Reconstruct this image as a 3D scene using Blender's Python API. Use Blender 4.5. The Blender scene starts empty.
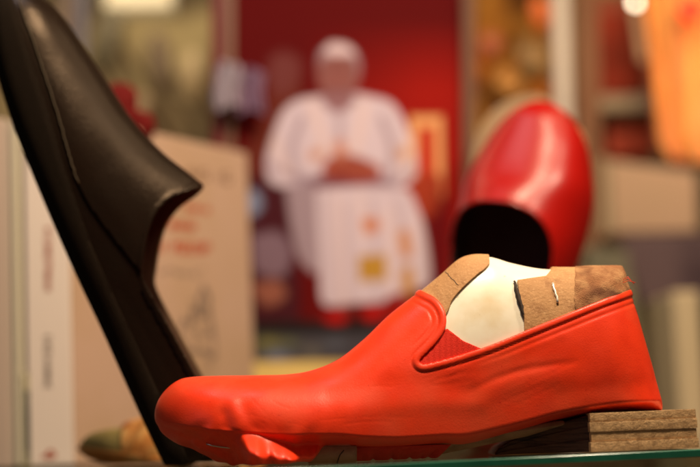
import bpy, math, random
import numpy as np
from mathutils import Vector, Matrix
random.seed(4); rng = np.random.default_rng(4)
S = bpy.context.scene
COL = S.collection

# ------------------------------------------------------------------ camera
LENS, DIST, H = 85.0, 0.92, 0.0172
PITCH, ROLL = math.radians(6.78), math.radians(2.3)
K = 36.0 / LENS / 700.0
CAM = np.array([0.0, -DIST, H])
_f = np.array([0, math.cos(PITCH), math.sin(PITCH)])
_r0 = np.array([1.0, 0, 0]); _u0 = np.array([0, -math.sin(PITCH), math.cos(PITCH)])
_R = math.cos(ROLL) * _r0 - math.sin(ROLL) * _u0
_U = math.sin(ROLL) * _r0 + math.cos(ROLL) * _u0

def P(px, py, Y):
    """point of the plane y=Y seen at (px,py) of the 700-wide photograph (used only to survey positions)"""
    d = _f + _R * (px - 350) * K + _U * (233.5 - py) * K
    return CAM + d * ((Y + DIST) / d[1])

def proj(p):
    q = p - CAM
    z = q @ _f
    return np.stack([350 + (q @ _R) / z / K, 233.5 - (q @ _U) / z / K], -1)

cam = bpy.data.cameras.new('camera'); co = bpy.data.objects.new('camera', cam); COL.objects.link(co)
cam.lens = LENS; cam.sensor_width = 36; cam.clip_end = 50; cam.clip_start = 0.02
M = Matrix(((_R[0], _U[0], -_f[0], CAM[0]), (_R[1], _U[1], -_f[1], CAM[1]), (_R[2], _U[2], -_f[2], CAM[2]), (0, 0, 0, 1)))
co.matrix_world = M
S.camera = co
cam.dof.use_dof = True; cam.dof.focus_distance = DIST - 0.025; cam.dof.aperture_fstop = 3.1
cam.dof.aperture_blades = 0

# ------------------------------------------------------------------ materials
def lin(c):
    return tuple(((v / 255) / 12.92 if v / 255 < .04045 else ((v / 255 + .055) / 1.055) ** 2.4) for v in c) + (1,)

def mat(name, col, rough=.5, spec=.5, metal=0, coat=0, bump=None, var=None, sheen=0, emit=None, attr=None, coat_r=.2):
    """bump = [(scale, strength, detail), ...]; var = [(scale, colour2, lo, hi), ...] noise-mixed colour variation"""
    m = bpy.data.materials.new(name); m.use_nodes = True
    nt = m.node_tree; N = nt.nodes; L = nt.links
    b = N['Principled BSDF']
    b.inputs['Roughness'].default_value = rough
    b.inputs['Specular IOR Level'].default_value = spec
    b.inputs['Metallic'].default_value = metal
    b.inputs['Coat Weight'].default_value = coat; b.inputs['Coat Roughness'].default_value = coat_r
    b.inputs['Sheen Weight'].default_value = sheen
    b.inputs['Base Color'].default_value = col
    tc = N.new('ShaderNodeTexCoord')
    src = None
    if attr:
        a = N.new('ShaderNodeVertexColor'); a.layer_name = attr; src = a.outputs['Color']
    for v in (var or []):
        n = N.new('ShaderNodeTexNoise'); n.inputs['Scale'].default_value = v[0]; n.inputs['Detail'].default_value = 5
        if len(v) > 4:
            mp = N.new('ShaderNodeMapping'); mp.inputs['Scale'].default_value = v[4]
            L.new(tc.outputs['Object'], mp.inputs[0]); L.new(mp.outputs[0], n.inputs['Vector'])
        else:
            L.new(tc.outputs['Object'], n.inputs['Vector'])
        mr = N.new('ShaderNodeMapRange'); mr.inputs['From Min'].default_value = v[2]; mr.inputs['From Max'].default_value = v[3]
        L.new(n.outputs['Fac'], mr.inputs['Value'])
        mx = N.new('ShaderNodeMix'); mx.data_type = 'RGBA'
        if src is None: mx.inputs['A'].default_value = col
        else: L.new(src, mx.inputs['A'])
        mx.inputs['B'].default_value = v[1]
        L.new(mr.outputs[0], mx.inputs['Factor']); src = mx.outputs['Result']
    if src is not None: L.new(src, b.inputs['Base Color'])
    prev = None
    for (sc, st, kind) in (bump or []):
        if kind == 'voro':
            n = N.new('ShaderNodeTexVoronoi'); n.inputs['Scale'].default_value = sc; out = n.outputs['Distance']
        else:
            n = N.new('ShaderNodeTexNoise'); n.inputs['Scale'].default_value = sc; n.inputs['Detail'].default_value = 4; out = n.outputs['Fac']
        L.new(tc.outputs['Object'], n.inputs['Vector'])
        bp = N.new('ShaderNodeBump'); bp.inputs['Strength'].default_value = st; bp.inputs['Distance'].default_value = .0006
        L.new(out, bp.inputs['Height'])
        if prev: L.new(prev, bp.inputs['Normal'])
        prev = bp.outputs[0]
    if prev: L.new(prev, b.inputs['Normal'])
    if emit:
        b.inputs['Emission Color'].default_value = emit[0]; b.inputs['Emission Strength'].default_value = emit[1]
    return m

M_RED = mat('orange_red_leather', (.88, .050, .013, 1), .37, .25, bump=[(1100, .06, 'voro'), (2600, .08, 'noise'), (60, .22, 'noise')],
            var=[(60, (.76, .038, .010, 1), .42, .75), (22, (.80, .075, .026, 1), .5, .7), (700, (.62, .03, .01, 1), .66, .74)])
def rough_var(m, sc, lo, hi):
    nt = m.node_tree; n = nt.nodes.new('ShaderNodeTexNoise'); n.inputs['Scale'].default_value = sc; n.inputs['Detail'].default_value = 6
    tc = nt.nodes.new('ShaderNodeTexCoord'); nt.links.new(tc.outputs['Object'], n.inputs['Vector'])
    r = nt.nodes.new('ShaderNodeMapRange'); r.inputs['From Min'].default_value = .35; r.inputs['From Max'].default_value = .65
    r.inputs['To Min'].default_value = lo; r.inputs['To Max'].default_value = hi
    nt.links.new(n.outputs['Fac'], r.inputs['Value']); nt.links.new(r.outputs[0], nt.nodes['Principled BSDF'].inputs['Roughness'])
rough_var(M_RED, 48, .30, .48)
M_REDIN = mat('red_leather_underside', (.50, .03, .012, 1), .7, .3, bump=[(900, .3, 'noise')])
M_GORE = mat('red_elastic', (.66, .022, .008, 1), .7, .2, bump=[(1500, .4, 'noise')])
M_LAST = mat('cream_plastic', (.84, .79, .66, 1), .32, .45, bump=[(60, .3, 'noise')],
             var=[(45, (.74, .62, .42, 1), .5, .75), (160, (.35, .25, .13, 1), .68, .8)])
M_CORK = mat('tan_leather_patch', (.44, .235, .10, 1), .75, .3, bump=[(700, .5, 'noise'), (200, .5, 'noise')],
             var=[(120, (.28, .13, .05, 1), .5, .75), (900, (.56, .33, .16, 1), .55, .75)])
M_CORKD = mat('frayed_brown_leather', (.26, .11, .045, 1), .85, .25, bump=[(300, .8, 'noise'), (1500, .8, 'noise')],
              var=[(130, (.38, .20, .09, 1), .42, .66), (60, (.10, .035, .015, 1), .5, .7)])
M_DARKLINE = mat('dark_gap_glue', (.03, .015, .008, 1), .8)
M_STEEL = mat('steel_wire', (.75, .72, .68, 1), .25, metal=1)
M_BLACK = mat('dark_brown_leather', (.011, .0062, .0042, 1), .29, .17, bump=[(700, .18, 'voro'), (1600, .2, 'noise'), (60, .3, 'noise')],
              var=[(40, (.011, .007, .005, 1), .4, .7)])
M_BLACK.node_tree.nodes['Principled BSDF'].inputs['Specular Tint'].default_value = (1, .74, .52, 1)
M_BLKSUEDE = mat('black_suede_sole', (.011, .007, .004, 1), .95, .08, bump=[(1500, .8, 'noise')], var=[(300, (.013, .008, .005, 1), .45, .7)])
M_LINING = mat('brown_lining', (.085, .045, .026, 1), .6, .3, bump=[(900, .3, 'noise')])
M_RAWEDGE = mat('raw_leather_edge', (.13, .082, .038, 1), .7, .3)
M_THREAD = mat('dark_thread', (.004, .003, .003, 1), 1, 0)
M_CRIMSON = mat('crimson_leather', (.30, .004, .002, 1), .33, .36, coat=.05, coat_r=.2, bump=[(900, .1, 'voro'), (60, .25, 'noise')])
M_BLKLIN = mat('black_lining', (.06, .030, .030, 1), .8, .2)
M_STACK = mat('stacked_leather', (.74, .47, .235, 1), .85, .25, bump=[(900, .7, 'noise'), (3200, .8, 'noise')],
              var=[(220, (.42, .24, .11, 1), .45, .75), (900, (.55, .36, .20, 1), .5, .8)])
M_STACKD = mat('dark_stacked_leather', (.10, .048, .030, 1), .7, .3, bump=[(600, .8, 'noise')],
               var=[(200, (.022, .010, .007, 1), .45, .7, (.3, .3, 3))])
M_INSOLE = mat('brown_insole_leather', (.34, .20, .12, 1), .75, .3, bump=[(700, .5, 'noise')], var=[(90, (.20, .11, .06, 1), .45, .7)])

# ------------------------------------------------------------------ helpers
def tag(o, label=None, cat=None, group=None, kind=None):
    if label: o['label'] = label
    if cat: o['category'] = cat
    if group: o['group'] = group
    if kind: o['kind'] = kind
    return o

def empty(name, loc, label, cat, group=None):
    o = bpy.data.objects.new(name, None); COL.objects.link(o); o.location = Vector(loc)
    o.empty_display_size = .01
    tag(o, label, cat, group)
    bpy.context.view_layer.update()
    return o

def mesh_obj(name, verts, faces, m, parent=None, smooth=True, mats=None, fmat=None):
    me = bpy.data.meshes.new(name)
    me.from_pydata([tuple(map(float, v)) for v in verts], [], [tuple(int(i) for i in f) for f in faces])
    for mm in (mats or [m]): me.materials.append(mm)
    if fmat is not None: me.polygons.foreach_set('material_index', fmat)
    if smooth: me.polygons.foreach_set('use_smooth', [True] * len(me.polygons))
    me.update()
    o = bpy.data.objects.new(name, me); COL.objects.link(o)
    if parent is not None:
        o.parent = parent
        o.matrix_parent_inverse = parent.matrix_world.inverted()
    return o

def bevel(o, w, seg=3):
    b = o.modifiers.new('b', 'BEVEL'); b.width = w; b.segments = seg; b.limit_method = 'ANGLE'
    for p in o.data.polygons: p.use_smooth = False
    return o

def slab(name, quad, Y, depth, m, parent=None, bev=.001, back=None):
    """board whose front face is the quad (tl,tr,br,bl) at distance Y"""
    f = [P(x, y, Y) for x, y in quad]
    b = [v + np.array([0, depth, 0]) for v in f]
    v = f + b
    F = [(0, 3, 2, 1), (4, 5, 6, 7), (0, 1, 5, 4), (1, 2, 6, 5), (2, 3, 7, 6), (3, 0, 4, 7)]
    o = mesh_obj(name, v, F, m, parent, smooth=False)
    if bev: bevel(o, bev)
    return o

def box(name, lo, hi, m, parent=None, bev=.001):
    (a, b, c), (d, e, f) = lo, hi
    v = [(a, b, c), (d, b, c), (d, e, c), (a, e, c), (a, b, f), (d, b, f), (d, e, f), (a, e, f)]
    F = [(0, 3, 2, 1), (4, 5, 6, 7), (0, 1, 5, 4), (1, 2, 6, 5), (2, 3, 7, 6), (3, 0, 4, 7)]
    o = mesh_obj(name, v, F, m, parent, smooth=False)
    if bev: bevel(o, bev)
    return o

def tube(name, pts, rad, m, parent=None, n=10, closed=False):
    pts = np.array(pts, float); k = len(pts)
    rad = np.full(k, rad) if np.isscalar(rad) else np.array(rad)
    V = []; F = []
    tg = np.gradient(pts, axis=0)
    for i in range(k):
        t = tg[i] / (np.linalg.norm(tg[i]) + 1e-12)
        a = np.cross(t, [0, 0, 1.0])
        if np.linalg.norm(a) < .1: a = np.cross(t, [1.0, 0, 0])
        a /= np.linalg.norm(a); b = np.cross(t, a)
        for j in range(n):
            w = 2 * math.pi * j / n
            V.append(pts[i] + rad[i] * (math.cos(w) * a + math.sin(w) * b))
    for i in range(k - 1):
        for j in range(n):
            F.append((i * n + j, i * n + (j + 1) % n, (i + 1) * n + (j + 1) % n, (i + 1) * n + j))
    F.append(tuple(range(n))[::-1]); F.append(tuple((k - 1) * n + j for j in range(n)))
    return mesh_obj(name, V, F, m, parent)

def cr(pts, n):
    """centripetal-ish Catmull-Rom through pts (rows), n samples, uniform in index"""
    pts = np.array(pts, float); k = len(pts)
    t = np.linspace(0, k - 1, n) if np.isscalar(n) else n
    i = np.clip(np.floor(t).astype(int), 0, k - 2); f = (t - i)[:, None]
    p1 = pts[i]; p2 = pts[i + 1]
    p0 = np.where((i > 0)[:, None], pts[np.maximum(i - 1, 0)], 2 * p1 - p2)
    p3 = np.where((i < k - 2)[:, None], pts[np.minimum(i + 2, k - 1)], 2 * p2 - p1)
    return .5 * ((2 * p1) + (-p0 + p2) * f + (2 * p0 - 5 * p1 + 4 * p2 - p3) * f ** 2 + (-p0 + 3 * p1 - 3 * p2 + p3) * f ** 3)

def sdf_line(q, line):
    """unsigned distance of points q[...,2] to a polyline"""
    sh = q.shape[:-1]; q = q.reshape(-1, 2); d = np.full(len(q), 1e9)
    for a, b in zip(line[:-1], line[1:]):
        ab = b - a; t = np.clip(((q - a) @ ab) / (ab @ ab + 1e-12), 0, 1)
        d = np.minimum(d, np.linalg.norm(q - a - t[:, None] * ab, axis=1))
    return d.reshape(sh)

def inside(q, poly):
    sh = q.shape[:-1]; x = q[..., 0].ravel(); y = q[..., 1].ravel(); c = np.zeros(len(x), bool)
    n = len(poly)
    for i in range(n):
        x0, y0 = poly[i]; x1, y1 = poly[(i + 1) % n]
        if y0 == y1: continue
        cond = ((y0 > y) != (y1 > y)) & (x < (x1 - x0) * (y - y0) / (y1 - y0) + x0)
        c ^= cond
    return c.reshape(sh)

def sd_poly(q, poly, edge=None):
    """signed distance, positive inside poly; distance measured to `edge` polyline if given"""
    poly = np.array(poly, float)
    e = np.array(edge, float) if edge is not None else np.vstack([poly, poly[:1]])
    return sdf_line(q, e) * np.where(inside(q, poly), 1, -1)

def sstep(a, b, x):
    t = np.clip((x - a) / (b - a), 0, 1); return t * t * (3 - 2 * t)

class Last:
    """closed foot-shaped surface: stations along the shoe, a ring per station"""
    def __init__(s, B, T, F, w, p, q, toeR, toeRw, heelR, nu=420, nv=300, lown=.6, flip=1):
        s.flip = flip; k = len(B)
        # denser sampling at both ends
        a = np.linspace(0, 1, nu); a = a + .0 * a
        e = .5 - .5 * np.cos(math.pi * a); t = (.45 * a + .55 * e) * (k - 1)
        tab = np.column_stack([B, T, F, w, p, q])
        c = cr(tab, t)
        Bp, Tp, F, w, p, q = c[:, 0:3], c[:, 3:6], c[:, 6], c[:, 7], c[:, 8], c[:, 9]
        mid = Bp + (Tp - Bp) * np.clip(F, 0, 1)[:, None]
        arc = np.concatenate([[0], np.cumsum(np.linalg.norm(np.diff(mid, axis=0), axis=1))])
        rem = arc[-1] - arc
        cap = lambda d, R: np.sqrt(np.clip(1 - np.clip(1 - d / R, 0, 1) ** 2, 0, 1))
        ch = cap(arc, toeR); cw = cap(arc, toeRw) * cap(rem, heelR)
        s.nu, s.nv = nu, nv
        v = np.arange(nv) / nv                        # 0..1 round the ring, 0 = bottom centre
        side = np.where(v < .5, -1.0, 1.0)            # -1 = towards the camera (-y)
        aa = np.where(v < .5, v * 2, (1 - v) * 2)     # 0 bottom .. 1 top
        LF = .33
        g = np.where(aa < LF, aa / LF, (aa - LF) / (1 - LF)) * math.pi / 2
        low = (aa < LF)[None, :]
        G = g[None, :]; eps = 1e-9
        y = np.where(low, np.clip(np.sin(G), eps, 1) ** lown, np.clip(np.cos(G), eps, 1) ** p[:, None]) * (w * cw)[:, None]
        h = np.where(low, F[:, None] * (1 - np.clip(np.cos(G), eps, 1) ** lown), F[:, None] + (1 - F[:, None]) * np.clip(np.sin(G), eps, 1) ** q[:, None])
        h = F[:, None] + (h - F[:, None]) * ch[:, None]
        X = Bp[:, None, :] + (Tp - Bp)[:, None, :] * h[:, :, None]
        X[:, :, 1] += y * side[None, :]
        s.X = X; s.aa = np.broadcast_to(aa, (nu, nv)); s.side = np.broadcast_to(side, (nu, nv))
        s.arc = np.broadcast_to(arc[:, None], (nu, nv)); s.t = np.broadcast_to(t[:, None], (nu, nv)); s.h = h
        s.LF = LF
        s.N = s.normals(X)
    def normals(s, X):
        du = np.gradient(X, axis=0)
        dv = np.roll(X, -1, 1) - np.roll(X, 1, 1)
        n = np.cross(dv, du); l = np.linalg.norm(n, axis=2, keepdims=True)
        n = n / np.maximum(l, 1e-12)
        c = X.mean(1, keepdims=True)
        sg = np.sign(np.median(np.sum(n * (X - c), axis=2))); n *= sg
        n[0] = n[3]; n[1] = n[3]; n[-1] = n[-4]; n[-2] = n[-4]
        s.sg = sg * s.flip
        return n
    def shell(s, name, m, f=None, off=0.0, parent=None, thick=None, mats=None, extra=None):
        X = s.X + s.N * (off if np.isscalar(off) else off[:, :, None])
        if extra is not None: X = X + extra
        nu, nv = s.nu, s.nv
        V = X.reshape(-1, 3); idx = np.arange(nu * nv).reshape(nu, nv)
        a = idx[:-1]; b = idx[1:]; a2 = np.roll(a, -1, 1); b2 = np.roll(b, -1, 1)
        Q = np.stack([a, a2, b2, b], -1).reshape(-1, 4)
        if s.sg < 0: Q = Q[:, ::-1]
        if f is None:
            V2 = list(V); F = [tuple(q) for q in Q]
        else:
            fv = f.ravel(); cnt = (fv[Q] > 0).sum(1)
            F = [tuple(q) for q in Q[cnt == 4]]
            V2 = list(V); cut = {}
            def ed(i, j):
                k = (min(i, j), max(i, j))
                if k not in cut:
                    t = fv[k[0]] / (fv[k[0]] - fv[k[1]])
                    cut[k] = len(V2); V2.append(V[k[0]] + t * (V[k[1]] - V[k[0]]))
                return cut[k]
            for q in Q[(cnt > 0) & (cnt < 4)]:
                o = []
                for n in range(4):
                    i, j = q[n], q[(n + 1) % 4]
                    if fv[i] > 0: o.append(i)
                    if (fv[i] > 0) != (fv[j] > 0): o.append(ed(i, j))
                if len(o) > 2: F.append(tuple(o))
        used = np.unique(np.concatenate([np.array(q) for q in F])) if len(F) < 200000 else None
        used = sorted({i for q in F for i in q}); mp = {u: k for k, u in enumerate(used)}
        V3 = [V2[u] for u in used]; F = [tuple(mp[i] for i in q) for q in F]
        o = mesh_obj(name, V3, F, m, parent, mats=mats)
        import bmesh
        bm = bmesh.new(); bm.from_mesh(o.data); bmesh.ops.remove_doubles(bm, verts=bm.verts, dist=1e-6)
        bm.to_mesh(o.data); bm.free()
        if thick:
            so = o.modifiers.new('s', 'SOLIDIFY'); so.thickness = thick; so.offset = -1
            if mats and len(mats) > 1: so.material_offset_rim = 1
            if mats and len(mats) > 2: so.material_offset = 2
        return o

def pxplane(tab, Y):
    B = np.array([P(r[0], r[1], Y) for r in tab]); T = np.array([P(r[2], r[3], Y) for r in tab])
    return B, T, np.array([r[4] for r in tab]), np.array([r[5] for r in tab]) / 1000, np.array([r[6] for r in tab]), np.array([r[7] for r in tab])

def near_px(L, Y, X=None):
    q = (L.X if X is None else X).copy(); q[..., 1] = Y - np.abs(q[..., 1] - Y)
    return proj(q)

PX = K * DIST     # metres per photo pixel in the focal plane

# ================================================================== 1 the unfinished red shoe
HY = 0.0
tab = [
 (157, 437, 157, 385, 0.4, 27, .90, .95),
 (172, 440, 173, 382.5, 0.33, 31, .90, .95),
 (192, 447.5, 194, 379, 0.33, 35, .90, .95),
 (218, 459, 222, 378, 0.37, 39, .90, .95),
 (250, 464, 256, 377.5, 0.38, 42, .92, .95),
 (285, 462, 288, 376.5, 0.34, 44, .95, .95),
 (312, 453, 312, 372.5, 0.25, 44.5, 1.0, .95),
 (338, 449.5, 338, 362, 0.19, 44, 1.0, .98),
 (365, 449, 364, 342, 0.13, 43, 1.0, 1.0),
 (392, 448, 390, 317, 0.09, 41.5, 1.0, 1.0),
 (415, 446.5, 415, 297.5, 0.075, 40, 1.0, .97),
 (440, 445, 440, 277, 0.065, 38, 1.0, .93),
 (462, 445, 463, 258.5, 0.06, 36, 1.0, .88),
 (490, 439, 488, 256, 0.06, 34, .95, .85),
 (520, 431, 512, 262.5, 0.06, 32.5, .9, .85),
 (550, 422, 540, 268, 0.06, 32, .85, .85),
 (580, 416, 570, 269, 0.06, 32.5, .85, .85),
 (610, 411.5, 597, 268, 0.06, 33, .85, .85),
 (640, 409.5, 611, 268, 0.06, 31, .85, .88),
 (661, 408.5, 621, 268, 0.06, 29, .85, .9)]
L1 = Last(*pxplane(tab, HY), toeR=.016, toeRw=.038, heelR=.030, nu=560, nv=420, lown=1.55)
shoe = empty('red_shoe', (P(420, 455, HY)[0], HY, 0), 'unfinished orange-red leather slip-on shoe pulled over a cream last, lying on the glass shelf', 'shoe')
q1 = near_px(L1, HY)
top = cr([(417, 282), (419.5, 290), (427, 294.5), (435.5, 299), (442.5, 307), (446.5, 318), (445, 330), (437, 342.5), (427, 353), (420.5, 359.5), (419.8, 363.5), (425, 365), (440, 361.5), (462, 355),
          (490, 345.5), (525, 331.5), (560, 317.5), (600, 301.5), (633, 288.5), (670, 272)], 120)
poly = np.vstack([[(100, 200), (416, 200)], top, [(720, 270), (720, 600), (100, 600)]])
f_up = sd_poly(q1, poly, np.vstack([[(416, 200)], top]))
# thickness modelling: rolled rim, seam groove, creases
d = f_up
rim = .0008 * np.sqrt(np.clip(1 - ((d - 3.4) / 3.6) ** 2, 0, 1)) - .00025 * np.exp(-((d - 7.6) / 1.2) ** 2)
tongue_in = sstep(408, 424, q1[..., 0]) * sstep(368, 352, q1[..., 1])
rim = rim - .00035 * np.exp(-((d - 14) / 1.5) ** 2) * tongue_in
x, yy = q1[..., 0], q1[..., 1]
body = sstep(.50, .9, L1.aa)
crease = cr([(470, 391), (500, 377), (530, 369), (575, 362)], 30)
dc = sdf_line(q1, crease); cw = sstep(455, 500, x) * sstep(600, 540, x)
disp = rim
disp = disp + cw * (-.00035 * np.exp(-(dc / 3.5) ** 2)) + cw * .0004 * np.exp(-(sdf_line(q1, crease + np.array([2, 11])) / 9) ** 2)
# shallow folds across the instep and quarter
for (ln, wd, am) in [([(330, 395), (380, 385), (425, 383), (470, 392)], 8, -.0007), ([(350, 412), (420, 405), (480, 404)], 7, .0006),
                     ([(452, 372), (500, 356), (560, 335)], 5, .0005), ([(612, 310), (624, 350), (628, 392)], 6, -.0005), ([(640, 318), (648, 350), (652, 385)], 5, .0004),
                     ([(190, 398), (235, 402), (300, 398)], 7, .0004), ([(590, 330), (596, 360), (590, 395)], 9, .0006),
                     ([(560, 395), (600, 388), (650, 384)], 7, -.0005)]:
    disp = disp + .5 * am * np.exp(-(sdf_line(q1, cr(ln, 30)) / (wd * 1.3)) ** 2)
_r = random.Random(12)
for k in range(26):
    zone = k % 4
    if zone == 0: cx_, cy_, an, ln_ = _r.uniform(470, 560), _r.uniform(366, 396), -.42, _r.uniform(8, 26)
    elif zone == 1: cx_, cy_, an, ln_ = _r.uniform(235, 300), _r.uniform(400, 428), _r.uniform(.2, .9), _r.uniform(6, 18)
    elif zone == 2: cx_, cy_, an, ln_ = _r.uniform(320, 420), _r.uniform(380, 425), _r.uniform(-.3, .2), _r.uniform(8, 24)
    else: cx_, cy_, an, ln_ = _r.uniform(425, 470), _r.uniform(372, 390), _r.uniform(-.5, -.1), _r.uniform(8, 20)
    c0 = np.array([cx_, cy_]); dv_ = np.array([math.cos(an), math.sin(an)]) * ln_
    ll = cr([c0 - dv_, c0 + np.array([0, _r.uniform(-2, 2)]), c0 + dv_], 12)
    disp = disp - (1, .45, .5, 1)[zone] * _r.uniform(.00005, .00012) * np.exp(-(sdf_line(q1, ll) / 1.0) ** 2)
# pleats where the toe leather is pulled under
un = sstep(L1.LF * 1.25, L1.LF * .9, L1.aa)
ang = x + .55 * (yy - 430)
A = sstep(165, 215, x) * sstep(345, 300, x) * un
pl = np.sin(ang / 4.6 + .8 * np.sin(ang / 17)) * .6 + np.sin(ang / 9.0 + 1.2) * .6
disp = disp + A * (.0005 * pl)
G_ = sstep(176, 200, x) * sstep(275, 245, x) * sstep(424, 436, yy)
disp = disp + G_ * .00032 * (np.sin((x * .62 - yy * 1.0) / 3.2 + .9 * np.sin(x / 13)) + .5 * np.sin((x * .8 - yy) / 1.9 + 1))
# diagonal pull folds beside the staple
for (ln, wd, am) in [([(232, 405), (240, 420), (250, 432), (268, 440), (300, 444)], 8, .0006), ([(225, 416), (231, 430), (238, 438), (248, 446)], 6, -.0005),
                     ([(244, 410), (252, 424), (262, 430), (285, 434)], 7, -.0004), ([(196, 440), (215, 450), (236, 462)], 3, .0008),
                     ([(184, 433), (205, 441), (230, 452)], 2.5, -.0006), ([(160, 425), (180, 430), (205, 433)], 3, -.0004)]:
    disp = disp + am * np.exp(-(sdf_line(q1, cr(ln, 40)) / wd) ** 2)
off = .0012 + disp
vv = np.clip(1 - L1.aa / L1.LF, 0, 1) * (L1.aa < L1.LF)
v0 = .03 + .34 * sstep(240, 330, x)
m_ = sstep(228, 262, x + 6 * vv) * sstep(334, 325, x + 16 * vv) * sstep(0, .40, vv - v0) * sstep(1.0, .90, vv) * (L1.side < 0)
fold = 1 + .10 * np.sin(x * .21 - vv * 5) + .05 * np.sin(x * .47 - vv * 9 + 1)
ext = np.zeros_like(L1.X); ext[..., 1] = -.028 * m_ * fold; ext[..., 2] = -.0030 * m_
zz_ = L1.X[..., 2] + ext[..., 2]; ext[..., 2] += np.clip(.0024 - zz_, 0, 1)
L1.shell('upper', M_RED, f_up, off, shoe, extra=ext, thick=.0016, mats=[M_RED, M_RED, M_REDIN])
last_o = L1.shell('last', M_LAST, sd_poly(q1, [(380, 100), (720, 100), (720, 385), (560, 385), (400, 400)]), -.0006, shoe)
# elastic gusset between tongue and quarter
g = sd_poly(q1, [(400, 340), (430, 335), (447.5, 329), (463, 341), (484, 350), (500, 360), (420, 385), (395, 370)])
for sd in (-1, 1):
    L1.shell('elastic_gusset', M_GORE, np.where((L1.side == sd) & (L1.aa < .93), g, -1.0), .0005 + .00012 * np.sin(q1[..., 0] * 1.1), shoe, thick=.0004)
# leather pieces that build the last up
c1 = sd_poly(q1, cr([(415, 285), (445, 225), (480, 225), (489, 258), (487, 267), (476, 276), (462, 289), (452, 301), (447.5, 312), (440, 320), (420, 310), (415, 285)], 80))
c1 = np.minimum(c1, 3.5 - f_up)
p1 = L1.shell('leather_patch', M_CORK, c1, .0008, shoe, thick=.0018)
t_ = cr([(445, 271), (450, 277), (458.5, 286)], 14)
def on_surf(L, q, pt, side=-1, off=0.0):
    dd = np.hypot(q[..., 0] - pt[0], q[..., 1] - pt[1]) + (L.side != side) * 1e3
    i = np.argmin(dd); i, j = np.unravel_index(i, dd.shape)
    return L.X[i, j] + L.N[i, j] * off
tube('joint_line', [on_surf(L1, q1, p, -1, .0007) for p in t_], .00025, M_DARKLINE, p1, 6)
c2 = sd_poly(q1, [(517, 281), (531, 279), (546, 277), (552, 270), (552, 240), (592, 240), (584, 300), (584, 330), (525, 345), (524, 318), (520, 300)])
c2 = np.minimum(c2, 1.5 - f_up)
p2 = L1.shell('leather_patch', M_CORK, c2, .0010, shoe, thick=.0022)
nz = 1.6 * np.sin(q1[..., 0] * 1.7) * np.sin(q1[..., 0] * .63 + 1)
c3 = sd_poly(q1 + np.stack([.4 * np.sin(q1[..., 1] * .7), nz], -1), [(577, 240), (650, 240), (650, 320), (578, 330), (574, 300)])
roughn = .0010 * np.sin(q1[..., 0] * .23 + .1 * q1[..., 1]) * np.sin(q1[..., 1] * .3 + 1)
c3 = np.minimum(c3, 1.5 - f_up)
p3 = L1.shell('frayed_leather_patch', M_CORKD, c3, .0014 + roughn * .3, shoe, thick=.0025)
p3['label'] = 'dark frayed brown leather patch at the heel of the last'
# dark cut at the front of the second patch
tube('cut_gap', [on_surf(L1, q1, p, -1, .0003) for p in cr([(514.5, 281), (517, 292), (521, 306), (525.5, 323)], 14)], [.0005 + .0008 * math.sin(math.pi * i / 13) for i in range(14)], M_DARKLINE, p2, 6)
tube('nail', [on_surf(L1, q1, p, -1, .0015) for p in cr([(552.5, 285), (555, 294), (558, 304)], 8)], .0007, mat('pale_metal', (.9, .85, .75, 1), .3, metal=.6), p2, 8)
# small dents/hole marks on the last
for (a, b) in [(497, 277), (506, 280), (510, 284)]:
    c = on_surf(L1, q1, (a, b), -1, .0001)
# loose red threads at heel
for k in range(3):
    a = on_surf(L1, q1, (621, 280 + 2 * k), -1, .001)
    tube('thread', [a, a + np.array([.003, -.001, .001 + .001 * random.random()]), a + np.array([.006 + .003 * random.random(), 0, .0015 * (k - 2)])], .00013, M_RED, p3, 5)
# staple through the toe
st = [on_surf(L1, q1, (a, b), -1, .0014 + e) for a, b, e in [(207.5, 441.0, -.0012), (208, 441, 0.0006), (214, 442, .0007), (222, 443.2, .0007), (231.5, 444.3, .0006), (232, 444.4, -.0012)]]
tube('staple', st, .00042, M_STEEL, shoe, 8)

# gathered margin folded under the toe
def ribbon(name, rows, m, parent, thick, sub=1, mats=None):
    """rows: list of polylines (same length) of 3D points"""
    R = np.array(rows); a, b = R.shape[:2]
    idx = np.arange(a * b).reshape(a, b)
    F = np.stack([idx[:-1, :-1], idx[:-1, 1:], idx[1:, 1:], idx[1:, :-1]], -1).reshape(-1, 4)
    o = mesh_obj(name, R.reshape(-1, 3), F, m, parent, mats=mats)
    so = o.modifiers.new('s', 'SOLIDIFY'); so.thickness = thick; so.offset = 0
    ss = o.modifiers.new('u', 'SUBSURF'); ss.levels = ss.render_levels = sub
    return o
def lobes(x0, x1, ytop, ybot, Ytop, Ybot, amp, freq, nx=70, nz=16, seed=0, ragged=0):
    rows = []
    r = np.random.default_rng(seed); ph = r.random(4) * 6
    for k in range(nz):
        v = k / (nz - 1); row = []
        for i in range(nx):
            u = i / (nx - 1); x = x0(v) + (x1(v) - x0(v)) * u
            pleat = math.sin(freq * u * 6.283 + ph[0] + 2.0 * v) * .6 + math.sin(freq * 1.9 * u * 6.283 + ph[1] - 1.5 * v) * .4
            yb = ybot(u) + ragged * (math.sin(31 * u + ph[2]) + math.sin(57 * u + ph[3]))
            py = ytop(u) + (yb - ytop(u)) * v
            Y = Ytop(u) + (Ybot(u) - Ytop(u)) * v - .010 * math.sin(math.pi * min(1, v * 1.15)) * bulge - amp * pleat * v
            row.append(P(x, py, Y))
        rows.append(row)
    for row in rows:
        for p in row:
            if p[2] < .0009: p[2] = .0009 
    return rows
bulge = .2
rows = lobes(lambda v: 350 + 4 * v, lambda v: 452 - 14 * v, lambda u: 447 - 3 * u, lambda u: 461.5 - 4 * u, lambda u: -.022, lambda u: -.014, .002, 3.3, seed=9, ragged=1.2)
ribbon('lasting_margin', rows, M_REDIN, shoe, .0013)
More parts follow.
